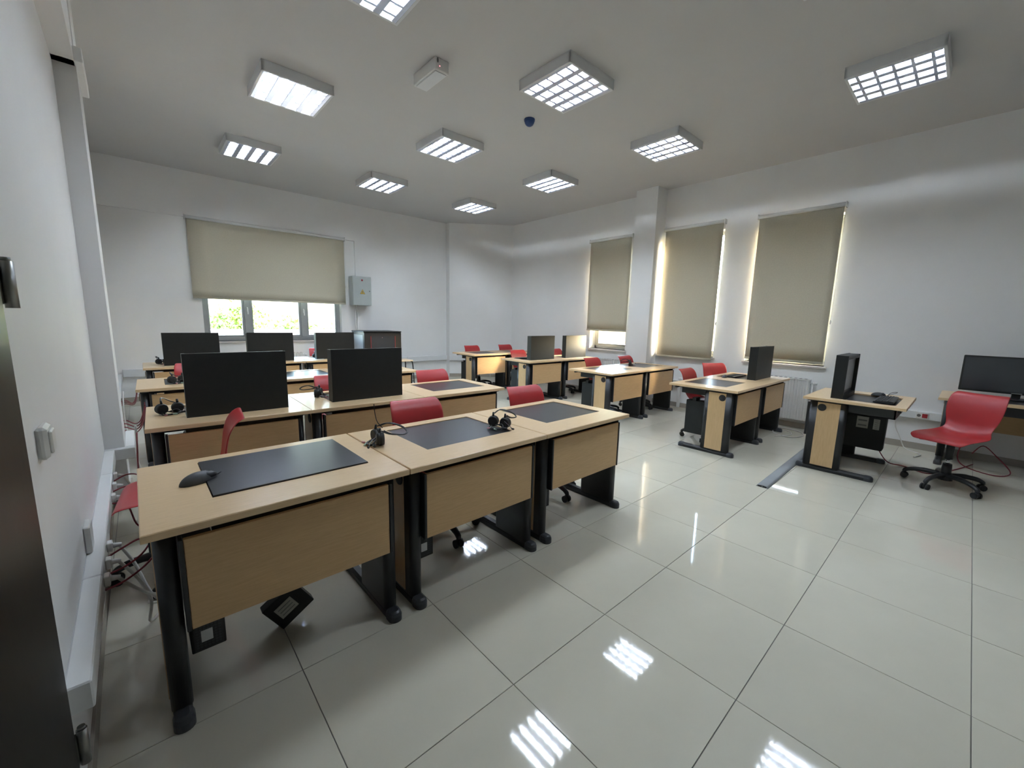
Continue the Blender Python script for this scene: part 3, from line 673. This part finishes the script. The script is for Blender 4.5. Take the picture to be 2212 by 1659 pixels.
def radiator(loc, rz, L, label):
    e = empty('radiator', loc, rz); tag(e, label, 'radiator', 'white panel radiators')
    N = int(L/.033); prof = []
    for k in range(N): x = L*k/N; prof += [(x+.004, -.105), (x+.010, -.112), (x+L/N-.010, -.112), (x+L/N-.004, -.105)]
    prof = [(0, -.045)]+[(0, -.105)]+prof+[(L, -.105), (L, -.045)]
    MB().prism(prof, 'z', .13, .69).build('panel', WPL, e)
    m = MB(); m.box(0, L, -.115, -.035, .69, .705); m.build('top_grille', WPL, e)
    for k in range(int(L/.06)): B(.02+.06*k, .05+.06*k, -.10, -.05, .7045, .7065).build('grille_slot', FOOTC, e)
    for x in (.12, L-.12): B(x-.015, x+.015, -.045, -.002, .2, .6).build('bracket', WPL, e)
    v = MB().cyl((L, -.08, .655), (L+.035, -.08, .655), .011, n=10).cyl((L+.03, -.08, .655), (L+.075, -.08, .655), .02, .017, n=12).build('valve', WPL, e)
    MB().cyl((L+.025, -.08, .655), (L+.025, -.08, .0), .009, n=8).build('pipe', WPL, e)
    return e
radiator((XR, .45, 0), -PI/2, .69, 'white radiator under the blind nearest the teaching desk')
radiator((XR, 3.50, 0), -PI/2, .78, 'white radiator under the half open far window')
radiator((.75, YB-.001, 0), 0, 1.15, 'white radiator under the wide end wall window')
e = empty('light_switch', (XL, 0, 1.015)); tag(e, 'white wall light switch beside the dark door', 'switch')
B(0, .022, -.035, .05, 0, .088, b=.008).build('body', WPL, e); B(.021, .029, -.022, .038, .014, .074, b=.003).build('rocker', WPL, e)
o = B(XR-.05, XR-.012, 1.57, 1.615, .0, .50, b=.003).build('cable_riser', WPL); tag(o, 'white vertical cable duct on the wall between two lowered blinds', 'duct')

# ------------------------------------------------------------------ floor duct, cables, plugs
prof = [(-.048, 0), (-.046, .004)]+[(.046*math.cos(PI-PI*k/8), .004+.017*math.sin(PI*k/8)) for k in range(1, 8)]+[(.046, .004), (.048, 0)]
e = empty('floor_cable_duct', (3.595, -.555, 0), rad(1.2)); tag(e, 'grey half round cable duct lying on the floor', 'cable duct')
MB().prism(prof, 'x', 0, 2.72, True).build('cover', DUCT, e); B(-.0015, .0, -.034, -.004, .003, .014).build('duct_opening', RUB, e); B(-.0015, .0, .004, .034, .003, .014).build('duct_opening', RUB, e)
def cable(pts, r, mt, label, name='cable', grp=None):
    o = MB().tube(pts, r, 6, 5).build(name, mt); tag(o, label, 'cable', grp); return o
G1 = 'network cables at the trunking'
px = -.548
def plug(y, label):
    o = empty('wall_plug', (px, y, .415)); tag(o, label, 'plug', 'white plugs in the trunking')
    B(0, .018, -.02, .02, -.02, .02, b=.003).build('face', WPL, o); MB().cyl((.018, 0, 0), (.045, 0, -.004), .012, .008, n=8).build('grip', WPL, o)
for y, lab in ((.42, 'nearest'), (.56, 'second'), (.72, 'third')):
    plug(y, lab + ' white plug in the trunking beside the nearest desk')
for y, lab in ((1.35, 'nearer'), (1.55, 'middle'), (1.75, 'farther')):
    plug(y, lab + ' white plug in the trunking just before the wall column')
cable([(-.51, .42, .41), (-.47, .46, .33), (-.42, .6, .2), (-.35, .75, .10), (-.30, .85, .02)], .0065, WIREW, 'white power cable from the nearest plug by the nearest desk', grp=G1)
cable([(-.51, .56, .41), (-.46, .58, .30), (-.43, .63, .16), (-.44, .7, .02), (-.36, .85, .008)], .0065, WIREW, 'white power cable from the second plug by the nearest desk', grp=G1)
cable([(-.51, .72, .41), (-.47, .73, .30), (-.43, .68, .17), (-.40, .74, .08), (-.44, .9, .008), (-.3, 1.0, .008)], .0065, WIREW, 'white power cable from the third plug by the nearest desk', grp=G1)
cable([(-.545, .38, .395), (-.49, .40, .40), (-.42, .46, .42), (-.37, .55, .46), (-.34, .6, .55)], .004, WIRER, 'lowest red network cable rising to the nearest desk', grp=G1)
cable([(-.545, .50, .395), (-.49, .52, .40), (-.43, .55, .43), (-.38, .6, .5), (-.35, .62, .58)], .004, WIRER, 'middle red network cable rising to the nearest desk', grp=G1)
cable([(-.545, .66, .395), (-.50, .68, .41), (-.44, .66, .44), (-.40, .63, .42), (-.38, .6, .36), (-.36, .64, .5)], .004, WIRER, 'topmost red network cable curling behind the nearest desk', grp=G1)
cable([(-.545, 1.30, .40), (-.49, 1.30, .38), (-.46, 1.22, .29), (-.42, 1.2, .27), (-.40, 1.28, .34), (-.43, 1.42, .42), (-.43, 1.6, .52), (-.425, 1.72, .60), (-.42, 1.78, .66)], .004, WIRER, 'red network cable looping in a figure of eight before the column', grp=G1)
cable([(-.545, 1.50, .40), (-.49, 1.52, .41), (-.44, 1.50, .38), (-.42, 1.56, .37), (-.41, 1.7, .45)], .004, WIRER, 'red network cable running straight under the second row', grp=G1)
cable([(-.545, 1.70, .40), (-.49, 1.72, .42), (-.44, 1.68, .42), (-.42, 1.60, .39), (-.415, 1.66, .42)], .004, WIRER, 'red network cable dipping just before the column', grp=G1)
cable([(-.50, 1.75, .40), (-.46, 1.76, .28), (-.44, 1.8, .12), (-.44, 1.9, .01), (-.45, 2.0, .008)], .006, WIREW, 'white power cable dropping to the floor before the column', grp=G1)
cable([(-.425, 2.0, .66), (-.43, 2.02, .5), (-.44, 2.04, .3), (-.43, 2.08, .05)], .006, WIREW, 'white power cable hanging from the second row', grp=G1)
for k in range(4):
    z = .42+.012*k; y = 2.95+.10*k
    cable([(-.55, y, .42), (-.50, y, .43+.01*k), (-.44, y-.03, .41+.006*k), (-.40, y-.1, .46), (-.37, y-.25, .58), (-.36, y-.35, .66)], .004, WIRER, ['lowest', 'second lowest', 'second highest', 'highest'][k] + ' red network cable of the fan behind the wall side second row desk', grp=G1)
for k in range(3):
    y = 4.25+.12*k
    cable([(-.55, y, .42), (-.50, y, .44), (-.45, y-.05, .43-.01*k), (-.42, y-.15, .47), (-.40, y-.4, .60)], .004, WIRER, ['nearer', 'middle', 'farther'][k] + ' red network cable behind the wall side third row desk', grp=G1)
cable([(-.50, 3.9, .62), (-.50, 3.5, .55), (-.49, 3.1, .40), (-.45, 2.95, .2), (-.42, 2.9, .01)], .006, WIREW, 'white cable bundle hanging behind the third row', grp=G1)
# under the side desk and teaching desk
cable([(5.26, -1.12, .16), (5.30, -1.2, .04), (5.4, -1.32, .006), (5.3, -1.45, .006), (5.35, -1.55, .006), (5.75, -1.7, .006), (6.1, -1.8, .006)], .005, WIRER, 'red cable trailing from the teaching desk computer to the chair')
cable([(6.34, -1.12, .41), (6.33, -1.14, .25), (6.30, -1.2, .12), (6.28, -1.26, .008), (6.1, -1.4, .008), (5.9, -1.36, .008)], .006, WIREW, 'white cable hanging from the red sockets to the floor')
cable([(6.10, -1.62, .55), (6.14, -1.7, .3), (6.12, -1.68, .06), (5.9, -1.75, .008), (5.75, -1.95, .008), (5.95, -2.05, .02), (6.15, -1.95, .12), (6.2, -1.85, .2), (6.1, -1.78, .12)], .005, WIRER, 'dark red cable coiled under the desk against the window wall')
cable([(5.62, -.08, .006), (5.85, -.20, .006), (6.05, -.12, .006), (5.95, .02, .006), (5.75, -.05, .012), (5.7, -.22, .006), (5.9, -.32, .008), (6.1, -.25, .012), (6.2, -.05, .008), (6.15, .1, .006)], .006, WIREW, 'white cable coiled on the floor before the radiator')
cable([(.585, .50, .80), (.56, .515, .84), (.552, .525, .90), (.551, .527, .935)], .0025, WIREB, 'thin black microphone boom standing up from a headset')

# ------------------------------------------------------------------ outdoors
gd = B(-30, 40, -20, 50, -1.2, -1.0).build('ground', EARTH); struct(gd, 'pale paved ground outside the windows', 'ground')
pw = B(-8, 14, 10.6, 10.8, -1.0, 1.02, b=.01).build('wall_garden', RENDER); struct(pw, 'white garden wall outside the end window', 'wall')
lm = MB().add([(0, 0, 0), (.03, .05, .012), (0, .13, .0), (-.03, .05, .012)], [(0, 1, 2, 3)]).mesh('leaf', LEAF)
def shrub(x, y, z, rx, rz_, n, label):
    e = empty('shrub', (x, y, -1.0)); tag(e, label, 'shrub', 'shrubs beyond the garden wall')
    st = MB()
    for k in range(6):
        a = k*1.05; st.tube([(0, 0, 0), (.1*math.cos(a), .1*math.sin(a), z*.5+.5), (rx*.5*math.cos(a), rx*.4*math.sin(a), z+.7)], [.04, .02, .01], 5)
    st.build('stems', TRUNKM, e)
    V = []; F = []
    for k in range(n):
        a = random.uniform(0, 2*PI); q = random.random()**.4; b_ = random.uniform(-1, 1)
        bump = 1+.25*math.sin(3*a+x)+.2*math.sin(5*b_+2*a)
        c = Vector((rx*q*bump*math.cos(a)*math.sqrt(1-b_*b_), rx*.7*q*bump*math.sin(a)*math.sqrt(1-b_*b_), z+1+rz_*q*b_*bump))
        R_ = Matrix.Rotation(random.uniform(0, 6.28), 3, 'Z') @ Matrix.Rotation(random.uniform(-1.3, 1.3), 3, 'X'); s_ = random.uniform(.8, 1.7)
        o_ = len(V)
        for v in ((0, 0, 0), (.035, .05, .012), (0, .14, 0), (-.035, .05, .012)): V.append(tuple(c+R_ @ (Vector(v)*s_)))
        F.append((o_, o_+1, o_+2, o_+3))
    f = MB().add(V, F, False).build('foliage', LEAF, e); f['kind'] = 'stuff'
shrub(.35, 12.0, .85, .8, .7, 1500, 'leafy green shrub outside, in the first light of the end window')
shrub(1.85, 13.4, .98, .75, .75, 1500, 'leafy green shrub outside, taller, beside the first window mullion')
shrub(2.95, 11.9, .68, .7, .6, 1300, 'leafy green shrub outside, in the middle light of the end window')
shrub(4.6, 13.2, .5, .8, .55, 1300, 'low green shrub outside, towards the last light of the end window')

# the wall with the column runs slightly askew to the tile grid: turn everything fixed to it
TURN = Matrix.Translation((XL+.004, 0, 0)) @ Matrix.Rotation(.0158, 4, 'Z') @ Matrix.Translation((-XL, 0, 0))
bpy.context.view_layer.update()
for o in list(sc.objects):
    if o.parent: continue
    if o.name.split('.')[0] in ('wall_left', 'trim_1', 'baseboard_left', 'door_1', 'light_switch', 'wall_plug') or o is cl or o.get('group') == G1:
        o.matrix_world = TURN @ o.matrix_world
